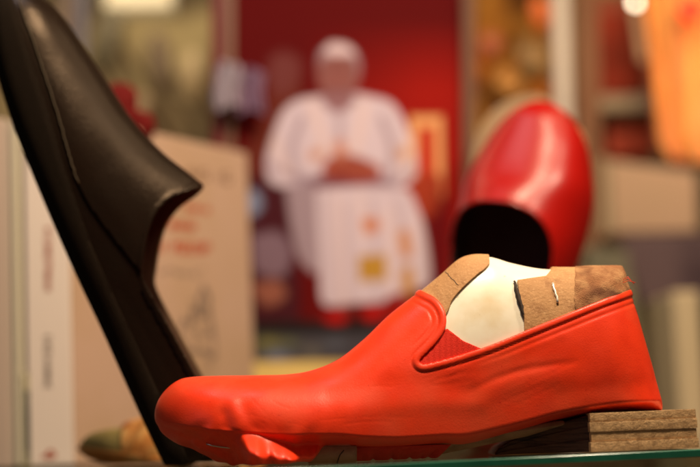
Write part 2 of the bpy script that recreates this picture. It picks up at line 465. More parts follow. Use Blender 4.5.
# strip of insole leather showing between the margins, and the shank piece behind them
bulge = .25
rows = lobes(lambda v: 312 - 4 * v, lambda v: 357 + 0 * v, lambda u: 446, lambda u: 465 - 1 * u, lambda u: -.026, lambda u: -.024, .0004, .7, nx=30, seed=5)
s_ = ribbon('insole_strip', rows, M_INSOLE, shoe, .0016)
tube('strip_seam', [P(a, b, -.0295) for a, b in cr([(344, 450), (340, 455), (337, 463)], 8)], .00035, M_DARKLINE, s_, 6)
bulge = .05
rows = lobes(lambda v: 420 + 5 * v, lambda v: 566 - 40 * v, lambda u: 443 - 21 * u, lambda u: 456 - 22 * u, lambda u: -.020, lambda u: -.010, .0003, .7, nx=40, seed=6)
ribbon('insole', rows, M_INSOLE, shoe, .003)

# ================================================================== 2 stacked leather heel under it
hs = empty('leather_heel_stack', (P(640, 448, -.01)[0], -.01, 0), 'layered brown leather block with dark wedge under the heel of the orange-red shoe', 'heel block')
xa, xb = P(590, 430, -.036)[0], P(698, 430, -.036)[0]
ztop = P(640, 411, -.036)[2]
nl = 4
zz = [0.0006]
for k, fr in enumerate([.26, .25, .26, .23]): zz.append(zz[-1] + (ztop - .0006) * fr)
def layer(name, x0, x1, y0, y1, z0, z1, m, parent, jag=.00006, seed=0, slope=0):
    r = np.random.default_rng(seed)
    # perimeter ring with small irregularities, several rows in height
    per = []
    def seg(a, b, n):
        for i in range(n):
            t = i / n; per.append((a[0] + (b[0] - a[0]) * t, a[1] + (b[1] - a[1]) * t))
    seg((x0, y0), (x1, y0), 70); seg((x1, y0), (x1, y1), 50); seg((x1, y1), (x0, y1), 70); seg((x0, y1), (x0, y0), 50)
    per = np.array(per); n = len(per); c = per.mean(0)
    V = []; nr = 7
    ns = r.standard_normal((nr, n)); ns = (ns + np.roll(ns, 1, 1) + np.roll(ns, -1, 1) + np.roll(ns, 1, 0)) / 2
    for k in range(nr):
        t = k / (nr - 1); ins = -.00012 * (abs(2 * t - 1) ** 3)
        for i in range(n):
            dv = per[i] - c; dn = dv / np.linalg.norm(dv)
            pp = per[i] + dn * (ins + jag * .45 * ns[k, i])
            zc = z0 + (z1 - z0) * t + jag * .25 * ns[k, i]
            V.append((pp[0], pp[1], max(zc + slope * (pp[0] - x0) * t, .0003)))
    F = []
    for k in range(nr - 1):
        for i in range(n):
            j = (i + 1) % n; F.append((k * n + i, k * n + j, (k + 1) * n + j, (k + 1) * n + i))
    F.append(tuple(range(n))[::-1]); F.append(tuple((nr - 1) * n + i for i in range(n)))
    return mesh_obj(name, V, F, m, parent, smooth=False)
for k in range(nl):
    e = (0, .0006, .0001, .0005)[k]
    layer('heel_layer', xa + e, xb - e, -.036 + e, .040, zz[k] + .00008, zz[k + 1] - .00008, M_STACK, hs, seed=20 + k)
# wedge: closed prism tapering to the left
xl = P(495, 440, -.010)[0]
V = []; n = 26
for i in range(n):
    t = i / (n - 1); X = xl + (xa + .001 - xl) * t
    hgt = .0016 + (ztop - .0026) * (t ** .62)
    y0 = -.006 - .022 * t ** 1.6; y1 = .04
    for (a, b) in [(y0, .0006), (y0 - .0004, hgt * .35), (y0 + .0003, hgt * .37), (y0 - .0002, hgt * .70), (y0 + .0005, hgt * .72), (y0, hgt - .0006), (y0 + .0012, hgt), (y1, hgt), (y1, .0006)]:
        V.append((X, a, b))
r_ = 9; F = []
for i in range(n - 1):
    for j in range(r_):
        j2 = (j + 1) % r_; F.append((i * r_ + j, (i + 1) * r_ + j, (i + 1) * r_ + j2, i * r_ + j2))
F.append(tuple(range(r_))); F.append(tuple((n - 1) * r_ + j for j in range(r_))[::-1])
mesh_obj('wedge', V, F, M_STACKD, hs, smooth=False)

# ================================================================== 3 dark slipper standing on its heel
BY = .085
tab = [(5, -22, 20, -24, .5, 18, .9, .9), (1, -4, 37, -4, .4, 25, .9, .9), (-1, 22, 57, 12, .34, 31, .9, .9), (2, 54, 72, 31, .30, 36, .92, .92), (9, 88, 86, 52, .27, 38, .95, .95),
       (24, 135, 107, 84, .25, 39, 1.0, .95), (44, 185, 131, 120, .23, 39, 1.05, .95), (65, 235, 162, 154, .2, 37, 1.1, .95), (86, 283, 201, 186, .18, 34, 1.15, .93),
       (107, 328, 224, 222, .18, 31, 1.0, .85), (129, 377, 236, 275, .18, 29, .85, .8), (151, 425, 246, 335, .18, 29, .8, .8), (168, 460, 252, 385, .18, 29, .8, .8), (178, 478, 256, 425, .2, 27, .8, .8), (186, 492, 254, 450, .2, 22, .8, .8)]
L2 = Last(*pxplane(tab, BY), toeR=.016, toeRw=.034, heelR=.028, nu=420, nv=300)
L2.X[..., 2] = np.maximum(L2.X[..., 2], .0022)
blk = empty('dark_slipper', (P(175, 466, BY)[0], BY, 0), 'dark brown leather slipper standing toe up behind the toe of the orange-red shoe', 'shoe')
q2 = near_px(L2, BY)
tl = cr([(226, 176), (212, 182), (203, 186.5), (190, 191), (172, 198), (157, 212), (148, 234), (143, 262), (142.5, 274), (150, 292), (170, 328), (196, 376), (222, 425), (250, 480)], 110)
ed = tl
pl2 = np.vstack([[(-80, -80), (226, -80)], tl, [(250, 620), (-80, 620)]])
f2 = sd_poly(q2, pl2, np.vstack([[(226, -80)], tl]))
seam = cr([(12, -30), (22, 10), (38, 55), (60, 122), (72, 165), (86, 199), (112, 236), (143, 275), (150, 285)], 80)
sole = cr([(4, -40), (16, 10), (30, 58), (49, 115), (62, 160), (72, 190), (84, 225), (97, 258), (118, 305), (140, 352), (160, 395), (176, 430), (196, 480)], 80)
ridge = .0005 * np.sqrt(np.clip(1 - ((f2 - 2.2) / 2.4) ** 2, 0, 1))
wr = 0
for (ln, wd, am) in [([(60, 60), (85, 110), (105, 160)], 14, -.0003),
                     ([(100, 190), (125, 225), (138, 255)], 10, .0003), ([(120, 290), (150, 340), (180, 390)], 5, -.0004)]:
    wr = wr + am * np.exp(-(sdf_line(q2, cr(ln, 30)) / wd) ** 2)
L2.shell('upper', M_BLACK, f2, ridge + .0 + wr * .5, blk, thick=.0016, mats=[M_BLACK, M_RAWEDGE, M_LINING])
vp = np.vstack([seam, [(160, 300), (320, 300), (320, -90), (0, -90)]])
fv = np.minimum(f2, sd_poly(q2, vp, seam))
L2.shell('vamp', M_BLACK, fv, .0011 + ridge + wr, blk, thick=.0012, mats=[M_BLACK, M_RAWEDGE])
sp = np.vstack([sole, [(196, 620), (-120, 620), (-120, -60)]])
fs = sd_poly(q2, sp, sole)
L2.shell('sole', M_BLKSUEDE, fs, .0016 + .0006 * sstep(0, 6, fs), blk, thick=.0025)
for sd, dy in ((-1, 0),):
    cc = seam[4:46]
    tube('raw_edge', [on_surf(L2, q2, p, sd, .0009) for p in cc], .0004, mat('golden_raw_edge', (.075, .050, .022, 1), .7), blk, 6)
# stitched line along the quarter's topline
for off_, nm in [(4.5, 'stitching')]:
    ln = cr([(146, 288), (165, 322), (188, 365), (205, 396)], 60) + np.array([-off_, 2])
    tube(nm, [on_surf(L2, q2, p, -1, .0003) for p in ln], .0005, M_THREAD, blk, 6)

# ================================================================== 4 crimson slipper standing behind
M_TAN = mat('tan_sole_leather', (.42, .26, .13, 1), .7, .3, bump=[(400, .4, 'noise')])
def local_slipper(rowtab, toeR, toeRw, heelR, lown=.6):
    B = np.array([(r[0], 0, r[1]) for r in rowtab]) / 1000; T = np.array([(r[2], 0, r[3]) for r in rowtab]) / 1000
    return Last(B, T, np.array([r[4] for r in rowtab]), np.array([r[5] for r in rowtab]) / 1000, np.array([r[6] for r in rowtab]), np.array([r[7] for r in rowtab]), toeR, toeRw, heelR, nu=260, nv=220, lown=lown)
rt = [(0, 6, 0, 40, .45, 32, .9, .9), (20, 3, 20, 44, .38, 38, .9, .9), (45, 1, 43, 50, .3, 42, .85, .8), (70, 0, 66, 58, .25, 48, .82, .8), (95, 0, 90, 70, .2, 48, 1, .95), (130, 2, 128, 82, .2, 44, .9, .85),
      (170, 6, 170, 84, .2, 37, .85, .85), (210, 10, 212, 82, .2, 33, .8, .85), (240, 12, 243, 82, .2, 32, .8, .85), (262, 12, 256, 80, .2, 30, .8, .85)]
L3 = local_slipper(rt, .020, .050, .030)
cs = bpy.data.objects.new('crimson_slipper', None); COL.objects.link(cs)
tag(cs, 'glossy crimson red leather slipper standing toe up behind the cream last, black inside', 'shoe')
sx = L3.X.copy(); xz = np.stack([sx[..., 0] * 1000, sx[..., 2] * 1000], -1)
tl3 = cr([(91, 120), (92, 78), (95, 66), (104, 56), (122, 47), (155, 42), (200, 44), (245, 56), (290, 66)], 80)
f3 = sd_poly(xz, np.vstack([[(-60, 110)], tl3, [(290, -60), (-60, -60)]]), tl3)
L3.shell('upper', M_CRIMSON, f3, .0008 * np.sqrt(np.clip(1 - ((f3 - 1.8) / 2) ** 2, 0, 1)), cs, thick=.0018, mats=[M_CRIMSON, M_CRIMSON, M_BLKLIN])
L3.shell('sole', M_TAN, sd_poly(xz, [(-60, -60), (320, -60), (320, 14), (150, 8), (60, 3), (20, 8), (-60, 12)]), .0020, cs, thick=.003)
# orientation: local x (toe->heel) goes down, local z (top of the shoe) faces the camera, turned to the left
def orient(o, toe_px, Y, heel_dir, up_dir):
    e1 = Vector(heel_dir).normalized(); e3 = Vector(up_dir); e3 = (e3 - e1 * e3.dot(e1)).normalized(); e2 = e3.cross(e1)
    loc = P(toe_px[0], toe_px[1], Y)
    o.matrix_world = Matrix(((e1.x, e2.x, e3.x, loc[0]), (e1.y, e2.y, e3.y, loc[1]), (e1.z, e2.z, e3.z, loc[2]), (0, 0, 0, 1)))
orient(cs, (556, 112), .30, (-.25, -.10, -1), (-.62, -1, -.05))

# ================================================================== 5 small tan slipper on the left
tab = [(80, 452, 80, 438, .5, 14, .9, .9), (92, 456, 92, 433, .45, 20, .9, .9), (108, 460, 108, 429, .4, 25, .9, .9), (124, 463, 125, 426, .35, 28, .95, .95), (142, 465, 141, 418, .3, 30, 1, .95),
       (165, 466, 160, 408, .3, 30, 1, .9), (195, 466, 192, 403, .25, 27, 1, .9), (230, 465, 230, 405, .25, 25, .9, .9), (262, 464, 260, 408, .25, 22, .9, .9)]
TY = .185
L4 = Last(*pxplane(tab, TY), toeR=.010, toeRw=.022, heelR=.02, nu=200, nv=160)
L4.X[..., 2] = np.maximum(L4.X[..., 2], .0032)
ts = empty('small_tan_slipper', (P(160, 464, TY)[0], TY, 0), 'small golden tan suede slipper with olive toe in front of the cream book', 'shoe')
q4 = near_px(L4, TY)
M_OCHRE = mat('golden_suede', (.50, .20, .045, 1), .8, .25, bump=[(500, .7, 'noise')], var=[(90, (.62, .36, .12, 1), .45, .65), (60, (.28, .09, .02, 1), .5, .7)])
M_OLIVE = mat('olive_suede', (.33, .25, .08, 1), .85, .2, bump=[(500, .5, 'noise')])
L4.shell('upper', M_OCHRE, sd_poly(q4, [(126, 300), (320, 300), (320, 500), (120, 500)]), .0012 + .0010 * np.sin(q4[..., 0] * .33 + q4[..., 1] * .2), ts, thick=.002)
L4.shell('toe_cap', M_OLIVE, sd_poly(q4, [(40, 300), (130, 300), (124, 500), (40, 500)]), 0, ts, thick=.002)
so4 = cr([(70, 446), (85, 447), (110, 451), (140, 455), (170, 458), (280, 460)], 40)
L4.shell('sole', M_OCHRE, sd_poly(q4, np.vstack([so4, [(300, 560), (40, 560)]]), so4), .0022, ts, thick=.002)

# ================================================================== 6 books
M_COVER = mat('cream_book_cloth', (.46, .31, .23, 1), .75, .3, bump=[(300, .2, 'noise')], var=[(14, (.42, .28, .18, 1), .4, .7)])
M_SPINE = mat('pale_book_spine', (.74, .64, .57, 1), .7, .3, bump=[(300, .2, 'noise')])
M_PAGES = mat('book_pages', (.55, .47, .36, 1), .9, .1)
M_INKR = mat('red_ink', (.42, .08, .035, 1), .8, .2)
M_INKB = mat('brown_ink', (.16, .08, .05, 1), .8, .2)
M_INKG = mat('grey_ink', (.19, .14, .12, 1), .8, .2)
SPY = .25
# box with spine facing the camera, cover turned away to the right
A = P(28, 460, SPY); Bp = P(75, 460, SPY); Cc = P(257, 450, SPY + .20)
zt = P(75, 113, SPY)[2]; zb = .0008
dirc = (Cc - Bp); dirc[2] = 0; wid = np.linalg.norm(dirc); dirc /= wid
Ax, Bx_ = A[:2], Bp[:2]
bk = empty('cream_book', (Bp[0], Bp[1], 0), 'large upright cream book with red title lettering and grey sketch on its cover', 'book')
def prism(name, pts, z0, z1, m, parent, bev=.0008):
    n = len(pts); V = [(p[0], p[1], z0) for p in pts] + [(p[0], p[1], z1) for p in pts]
    F = [tuple(range(n))[::-1], tuple(range(n, 2 * n))] + [(i, (i + 1) % n, n + (i + 1) % n, n + i) for i in range(n)]
    o = mesh_obj(name, V, F, m, parent, smooth=False)
    if bev: bevel(o, bev)
    return o
thick = Bx_ - Ax
d2 = dirc[:2]
tn = np.array([-d2[1], d2[0]])     # away from camera
prism('front_cover', [Bx_, Bx_ + d2 * wid, Bx_ + d2 * wid + tn * .003, Bx_ + tn * .003], zb, zt, M_COVER, bk)
prism('spine', [Ax, Bx_ - np.array([.0004, 0]), Bx_ + np.array([-.0004, .003]), Ax + np.array([0, .003])], zb, zt, M_SPINE, bk, .002)
a0 = Ax + d2 * .002 + tn * .002
prism('page_block', [Bx_ + d2 * .004 + tn * .0034, Bx_ + d2 * (wid - .004) + tn * .0034, Bx_ + d2 * (wid - .004) + tn * .027, Ax + np.array([.002, .0035])], zb + .003, zt - .003, M_PAGES, bk, 0)
prism('back_cover', [Ax + np.array([0, .0036]), Bx_ + d2 * (wid) + tn * .028, Bx_ + d2 * (wid) + tn * .031, Ax + np.array([-.001, .0066])], zb, zt, M_COVER, bk)
# print on the cover: strokes laid 0.25 mm proud of it
def cover_pt(px, py):
    """where the sight line through the photo pixel meets the cover plane"""
    dr = _f + _R * (px - 350) * K + _U * (233.5 - py) * K
    n3 = np.array([tn[0], tn[1], 0]); o3 = np.array([Bx_[0], Bx_[1], 0])
    return CAM + dr * (((o3 - CAM) @ n3) / (dr @ n3)) - n3 * .0002
def spine_pt(px, py):
    return P(px, py, SPY - .0003)
def strokes(name, segs, m, parent, fn, wd):
    wd = wd * 1.3; V = []; F = []
    for (x0, y0, x1, y1) in segs:
        a = np.array([x0, y0]); b = np.array([x1, y1]); t = (b - a) / (np.linalg.norm(b - a) + 1e-9); nn = np.array([-t[1], t[0]]) * wd / 2
        k = len(V)
        for p in (a - nn, b - nn, b + nn, a + nn): V.append(fn(*p))
        F.append((k, k + 1, k + 2, k + 3))
    o = mesh_obj(name, V, F, m, parent, smooth=False)
    so = o.modifiers.new('s', 'SOLIDIFY'); so.thickness = .0001; so.offset = 0
    return o
GL = {0: [(0, 0, 0, 1), (0, 0, .6, 0), (.6, 0, .6, .5), (0, .5, .6, .5)], 1: [(0, 0, 0, 1), (0, 1, .6, 0), (.6, 0, .6, 1)], 2: [(.3, 0, .3, 1)], 3: [(0, 0, 0, 1), (0, 1, .6, 1), (0, .5, .4, .5), (0, 0, .6, 0)],
      4: [(0, 1, .3, 0), (.3, 0, .6, 1), (.15, .6, .45, .6)], 5: [(0, 0, .6, 0), (0, 0, 0, 1), (0, 1, .6, 1), (.6, 1, .6, .5)]}
def line_text(x0, x1, y, h, n, slope=.03, gaps=(), vertical=False, seed=1):
    r = random.Random(seed); out = []; st = (x1 - x0) / n
    for i in range(n):
        if i in gaps: continue
        for (a, b, c, d) in GL[r.randrange(6)]:
            if vertical: out.append((y + (1 - b) * h, x0 + (i + a) * st, y + (1 - d) * h, x0 + (i + c) * st))
            else:
                X0 = x0 + (i + a) * st; X1 = x0 + (i + c) * st
                out.append((X0, y + b * h + slope * (X0 - x0), X1, y + d * h + slope * (X1 - x0)))
    return out
strokes('author_line', line_text(188, 232, 168, 9, 6, .14, (3,), seed=5), M_INKB, bk, cover_pt, 1.5)
strokes('title_line', line_text(186, 210, 206, 6, 5, .06, seed=2), M_INKR, bk, cover_pt, 1.5)
strokes('title_line', line_text(171, 196, 221, 8, 4, .06, seed=3), M_INKR, bk, cover_pt, 2.0)
strokes('title_line', line_text(155, 211, 242, 9, 9, .04, (2,), seed=4), M_INKR, bk, cover_pt, 2.0)
sk = []
r = random.Random(3)
tri = [(204, 286), (199, 300), (193, 312), (190, 326), (183, 318), (178, 335), (186, 352), (202, 350), (213, 358), (214, 340), (210, 322), (208, 300), (204, 286)]
for a, b in zip(tri[:-1], tri[1:]):
    for k in range(3): sk.append((a[0] + r.uniform(-2, 2), a[1] + r.uniform(-2, 2), b[0] + r.uniform(-2, 2), b[1] + r.uniform(-2, 2)))
for k in range(34):
    cx = r.uniform(192, 212); cy = 292 + (r.random() ** .8) * 44; sk.append((cx, cy, cx + r.uniform(-5, 5), cy + r.uniform(2, 9)))
for k in range(12):
    cx = r.uniform(192, 214); cy = r.uniform(352, 374); sk.append((cx, cy, cx + r.uniform(-4, 4), cy + r.uniform(-4, 4)))
for k in range(12):
    cx = r.uniform(155, 205); cy = r.uniform(268, 276); sk.append((cx, cy, cx + r.uniform(3, 7), cy + 1))
strokes('sketch', sk, M_INKG, bk, cover_pt, 1.0)
sp_ = line_text(228, 292, 45, 6, 12, vertical=True, seed=8)
strokes('spine_title', sp_, M_INKR, bk, spine_pt, .8)
strokes('spine_lettering', line_text(336, 390, 45, 5.5, 10, vertical=True, seed=11), M_INKG, bk, spine_pt, .9)
strokes('spine_mark', [(42, 457, 47, 455), (47, 455, 50, 450), (50, 450, 55, 454), (46, 458, 56, 456)], M_INKR, bk, spine_pt, 2.2)

# second book at the far left, its grooved edge facing out
M_GREYB = mat('grey_beige_board', (.62, .56, .42, 1), .7, .3)
M_GREYD = mat('grey_board_groove', (.52, .46, .38, 1), .8, .3)
b2 = empty('grey_book', (P(0, 460, .25)[0], .25, 0), 'grey-beige book or album standing at the left edge, striped along its spine', 'book')
def vstrip(name, x0, x1, ytop, Y, dep, m, parent, bev=.0012):
    a = P(x0, 300, Y)[0]; b = P(x1, 300, Y)[0]; z = P((x0 + x1) / 2, ytop, Y)[2]
    return box(name, (a, Y, .0008), (b, Y + dep, z), m, parent, bev)
M_PINKB = mat('dull_pink_board', (.48, .37, .30, 1), .8)
vstrip('cover', -45, 8, 119, .2515, .14, M_PINKB, b2)
vstrip('cover_joint', 8.2, 13, 121, .2530, .14, M_GREYD, b2)
vstrip('spine_band', 13.2, 21.6, 119, .2505, .14, M_GREYB, b2, .002)
vstrip('back_board', 21.7, 22.4, 121, .2525, .14, M_GREYB, b2)
M_FOL = mat('dark_green_cloth', (.05, .055, .035, 1), .8, var=[(70, (.40, .35, .20, 1), .52, .6), (40, (.02, .03, .02, 1), .5, .6)])
tk = empty('patterned_booklet', (P(27, 460, .25)[0], .25, 0), 'thin dark green and yellow patterned booklet squeezed between the grey and the cream book', 'book')
vstrip('cover', 22.5, 27.8, 372, .2495, .002, M_FOL, tk, .0005); vstrip('pages', 22.8, 27.6, 373, .2517, .03, M_PAGES, tk, .0005)

# dark red rounded ornament peeking over
M_DRED = mat('dark_red_velvet', (.12, .005, .004, 1), .8, .15)
orn = empty('red_ornament', (P(122, 130, .33)[0], .33, P(122, 140, .33)[2]), 'dark red velvet bow with rounded lobes, showing above the dark slipper and the cream book', 'ornament')
def blob(name, c, r3, m, parent, n=24, noise=0.0, seed=0):
    r = np.random.default_rng(seed); ph = r.random(6) * 6
    V = []; F = []
    for i in range(n + 1):
        th = math.pi * i / n
        for j in range(2 * n):
            p = math.pi * j / n
            k = 1 + noise * (math.sin(3 * p + ph[0]) * math.sin(2 * th + ph[1]) + .6 * math.sin(5 * p + ph[2]) * math.sin(4 * th + ph[3]))
            V.append((c[0] + r3[0] * k * math.sin(th) * math.cos(p), c[1] + r3[1] * k * math.sin(th) * math.sin(p), c[2] + r3[2] * k * math.cos(th)))
    m2 = 2 * n
    for i in range(n):
        for j in range(m2): F.append((i * m2 + j, (i + 1) * m2 + j, (i + 1) * m2 + (j + 1) % m2, i * m2 + (j + 1) % m2))
    return mesh_obj(name, V, F, m, parent)
blob('lobe', P(121, 101, .33), (.013, .008, .014), M_DRED, orn, noise=.1, seed=1)
blob('lobe', P(142, 126, .33), (.011, .008, .011), M_DRED, orn, noise=.1, seed=2)
blob('knot', P(130, 117, .33), (.010, .008, .008), M_DRED, orn, noise=.12, seed=3)
tube('tail', [P(118, 112, .335), P(128, 132, .335), P(130, 150, .335)], [.007, .008, .006], M_DRED, orn)
tube('support', [P(130, 140, .335), P(130, 300, .335), np.array([P(130, 300, .335)[0], .335, .001])], .003, M_DRED, orn)

# ================================================================== 7 framed photograph
PY = .52
def paint():
    """albedo of the printed photograph, on photo pixels x 212..472, y -16..392, feathered polygons"""
    st = 1.0
    xs = np.arange(232, 466, st); ys = np.arange(-20, 396, st)
    gx, gy = np.meshgrid(xs, ys); q = np.stack([gx, gy], -1)
    C = np.zeros(q.shape[:2] + (3,))
    def c8(c): return np.array(lin(c)[:3])
    def blend(mask, col): C[...] = C * (1 - mask[..., None]) + c8(col) * mask[..., None]
    C[...] = c8((84, 2, 4))
    t = np.clip((gy - 20) / 70, 0, 1) * np.clip((gx - 300) / 120, 0, 1)
    C[...] = C * (1 - t[..., None]) + c8((144, 16, 7)) * t[..., None]
    def poly(pts, col, soft=2.0, smooth=True, n=90, inset=0.0):
        pp = np.array(pts, float)
        if smooth: pp = cr(np.vstack([pp, pp[:1]]), n)
        m = sstep(-soft, soft, sd_poly(q, pp) - inset); blend(m, col); return m
    # chair
    poly([(246, 150), (262, 120), (276, 70), (292, 62), (300, 80), (296, 130), (270, 190), (250, 200)], (96, 36, 26), 5)
    poly([(270, 58), (284, 52), (300, 62), (296, 84), (280, 96), (268, 80)], (104, 50, 50), 7)
    poly([(410, 116), (442, 116), (444, 205), (410, 205)], (214, 156, 104), 2, False)
    poly([(419, 127), (434, 127), (435, 198), (419, 198)], (176, 24, 14), 2, False)
    poly([(236, 176), (292, 176), (300, 330), (236, 332)], (66, 20, 30), 5, False)
    poly([(240, 196), (256, 190), (262, 206), (250, 216)], (120, 130, 160), 4)
    poly([(252, 236), (278, 232), (292, 252), (282, 276), (256, 270)], (120, 96, 112), 5)
    poly([(250, 286), (276, 280), (286, 296), (266, 306)], (140, 84, 70), 4)
    poly([(400, 196), (450, 196), (450, 330), (410, 330)], (104, 8, 14), 5, False)
    poly([(404, 176), (440, 176), (436, 212), (412, 214)], (150, 52, 30), 5)
    poly([(236, 322), (466, 318), (466, 400), (236, 400)], (30, 24, 26), 4, False)
    poly([(236, 335), (466, 331), (466, 364), (236, 364)], (66, 62, 70), 4, False)
    for (a, b, w_, h_, cc) in [(268, 343, 14, 6, (120, 116, 66)), (276, 356, 13, 5, (110, 120, 150)), (290, 343, 8, 4, (96, 100, 70)), (312, 352, 9, 7, (96, 92, 86)), (335, 344, 10, 5, (80, 84, 96)), (258, 350, 8, 6, (86, 80, 60))]:
        blend(np.exp(-(((gx - a) / w_) ** 2 + ((gy - b) / h_) ** 2)), cc)
    poly([(236, 362), (466, 360), (466, 400), (236, 400)], (226, 196, 120), 2, False)
    # robe
    W = (200, 184, 200)
    poly([(286, 188), (314, 186), (320, 268), (302, 262), (292, 232)], (152, 132, 146), 3)
    poly([(311, 184), (398, 182), (422, 208), (434, 260), (432, 288), (412, 294), (392, 300), (384, 306), (352, 308), (320, 306), (315, 260)], W, 1.6, n=140, inset=4.5)
    poly([(316, 92), (296, 96), (280, 108), (270, 130), (262, 158), (264, 180), (276, 190), (296, 190), (316, 182), (345, 178), (376, 182), (396, 192), (412, 186), (421, 168), (414, 136), (404, 112), (392, 98), (372, 92), (345, 88)], W, 1.8, n=150, inset=4.5)
    D = (124, 100, 120); Lt = (214, 188, 188)
    for (ln, wd, cc, am) in [([(302, 118), (292, 150), (298, 182)], 4, D, .6), ([(382, 118), (392, 150), (386, 180)], 4, D, .6), ([(338, 100), (340, 128), (338, 150)], 3.5, D, .5),
                             ([(324, 196), (330, 250), (334, 304)], 4, D, .25), ([(398, 200), (404, 250), (404, 298)], 5, D, .25), ([(372, 200), (376, 250), (378, 304)], 3.5, D, .25), ([(346, 206), (348, 250), (350, 300)], 3, D, .3),
                             ([(272, 166), (300, 178), (326, 178)], 4, D, .6), ([(412, 168), (392, 182), (372, 182)], 4, D, .6), ([(314, 186), (350, 184), (398, 186)], 3, D, .55), ([(326, 98), (338, 108), (352, 98)], 4, (96, 60, 70), .6),
                             ([(312, 104), (320, 130), (326, 152)], 5, Lt, .7), ([(364, 104), (360, 130), (356, 150)], 5, Lt, .7), ([(276, 140), (282, 160), (290, 172)], 4, Lt, .6), ([(408, 136), (408, 156), (402, 172)], 4, Lt, .5),
                             ([(388, 212), (392, 250), (392, 290)], 4, Lt, .5), ([(338, 200), (340, 250), (343, 300)], 7, Lt, .3), ([(360, 196), (362, 215), (364, 240)], 4, Lt, .5), ([(418, 220), (424, 250), (424, 284)], 3, Lt, .4)]:
        blend(am * np.exp(-(sdf_line(q, cr(ln, 24)) / wd) ** 2), cc)
    # arms meet, hands
    poly([(322, 166), (332, 156), (346, 154), (362, 158), (378, 166), (380, 176), (362, 180), (340, 176), (324, 176)], (150, 72, 58), 2.5)
    for k in range(4): blend(.5 * np.exp(-(sdf_line(q, np.array([(334. + 9 * k, 162.), (338. + 9 * k, 172.)])) / 1.3) ** 2), (90, 36, 34))
    poly([(334, 142), (344, 140), (346, 156), (336, 156)], (190, 130, 110), 3)
    # head
    poly([(314, 62), (318, 48), (330, 42), (348, 42), (359, 50), (364, 66), (360, 84), (350, 94), (330, 96), (318, 86)], (150, 130, 142), 2.5, inset=4)
    poly([(319, 64), (326, 57), (340, 55), (353, 59), (358, 72), (354, 90), (344, 100), (332, 100), (322, 90), (318, 76)], (134, 84, 82), 3)
    blend(.55 * sstep(80, 98, gy) * np.exp(-((gx - 338) / 16) ** 4) * (gy < 104), (92, 42, 44)); blend(.45 * np.exp(-(((gx - 330) / 5) ** 2 + ((gy - 68) / 4) ** 2)) + .45 * np.exp(-(((gx - 346) / 5) ** 2 + ((gy - 68) / 4) ** 2)), (84, 34, 38))
    poly([(322, 52), (330, 42), (348, 44), (357, 55), (346, 56), (332, 56)], (206, 186, 196), 2, inset=1.5)
    for (a, b) in [(331, 71), (345, 71)]: blend(.6 * np.exp(-(((gx - a) / 3.4) ** 2 + ((gy - b) / 2) ** 2)), (80, 30, 34))
    blend(.5 * np.exp(-(((gx - 338) / 5) ** 2 + ((gy - 86) / 1.8) ** 2)), (100, 30, 32))
    blend(.4 * np.exp(-(((gx - 338) / 2) ** 2 + ((gy - 78) / 4) ** 2)), (180, 90, 84))
    poly([(326, 92), (350, 92), (352, 104), (338, 112), (324, 104)], (136, 96, 104), 3)
    # embroidered stole ends
    G = (176, 132, 52)
    poly([(358, 256), (386, 254), (387, 280), (359, 282)], G, 2.5, False)
    poly([(362, 220), (376, 218), (378, 230), (366, 232)], (190, 110, 56), 4)
    poly([(398, 232), (408, 230), (412, 254), (402, 256)], (188, 128, 84), 4)
    poly([(401, 270), (411, 266), (414, 290), (404, 294)], (184, 132, 60), 4)
    poly([(310, 150), (322, 150), (322, 158), (310, 160)], (190, 140, 120), 5); poly([(398, 148), (408, 148), (408, 158), (398, 158)], (196, 146, 110), 5)
    # shoes
    for a, b in [(336, 318), (373, 315)]: blend(np.exp(-(((gx - a) / 12) ** 2 + ((gy - b) / 6) ** 2) ** 2), (176, 14, 10))
    blend(.8 * np.exp(-(((gx - 356) / 6) ** 2 + ((gy - 316) / 10) ** 2)), (20, 10, 12))
    return xs, ys, C
xs, ys, C = paint()
fr = empty('framed_photograph', (P(340, 440, PY)[0], PY, 0), 'framed photograph of a person in white robes and cap seated before dark red', 'picture')
V = np.array([[P(x, y, PY) for x in xs] for y in ys]); a, b = V.shape[:2]
idx = np.arange(a * b).reshape(a, b)
F = np.stack([idx[:-1, :-1], idx[1:, :-1], idx[1:, 1:], idx[:-1, 1:]], -1).reshape(-1, 4)
M_PRINT = mat('photographic_print', (1, 1, 1, 1), .8, .12, attr='print')
pr = mesh_obj('print', V.reshape(-1, 3), F, M_PRINT, fr)
ca = pr.data.color_attributes.new('print', 'FLOAT_COLOR', 'POINT')
ca.data.foreach_set('color', np.concatenate([C.reshape(-1, 3), np.ones((a * b, 1))], 1).ravel().astype(np.float32))
so = pr.modifiers.new('s', 'SOLIDIFY'); so.thickness = .001; so.offset = -1
M_FR = mat('dark_red_lacquer', (.13, .008, .010, 1), .35, .5)
M_FRB = mat('brown_gilt_moulding', (.17, .075, .045, 1), .4, .5)
M_FRR = mat('pale_brown_moulding', (.15, .08, .055, 1), .8, .1)
slab('frame_outer', [(211, -30), (223, -30), (223, 400), (211, 400)], PY - .012, .02, M_FR, fr, .002)
slab('frame_inner', [(223.4, -30), (234, -30), (234, 400), (223.4, 400)], PY - .008, .015, M_FRB, fr, .002)
slab('frame_inner', [(462, -30), (475, -30), (477, 400), (464, 400)], PY - .010, .018, M_FRR, fr, .002)
slab('frame_foot', [(211, 396), (477, 396), (477, 425), (211, 425)], PY - .011, .02, M_FR, fr, .002)
slab('backing', [(213, -28), (475, -28), (475, 422), (213, 422)], PY + .003, .004, M_FR, fr, 0)
tube('easel_foot', [P(340, 424, PY + .004), np.array([P(340, 424, PY)[0], PY + .004, .001])], .004, M_FR, fr)

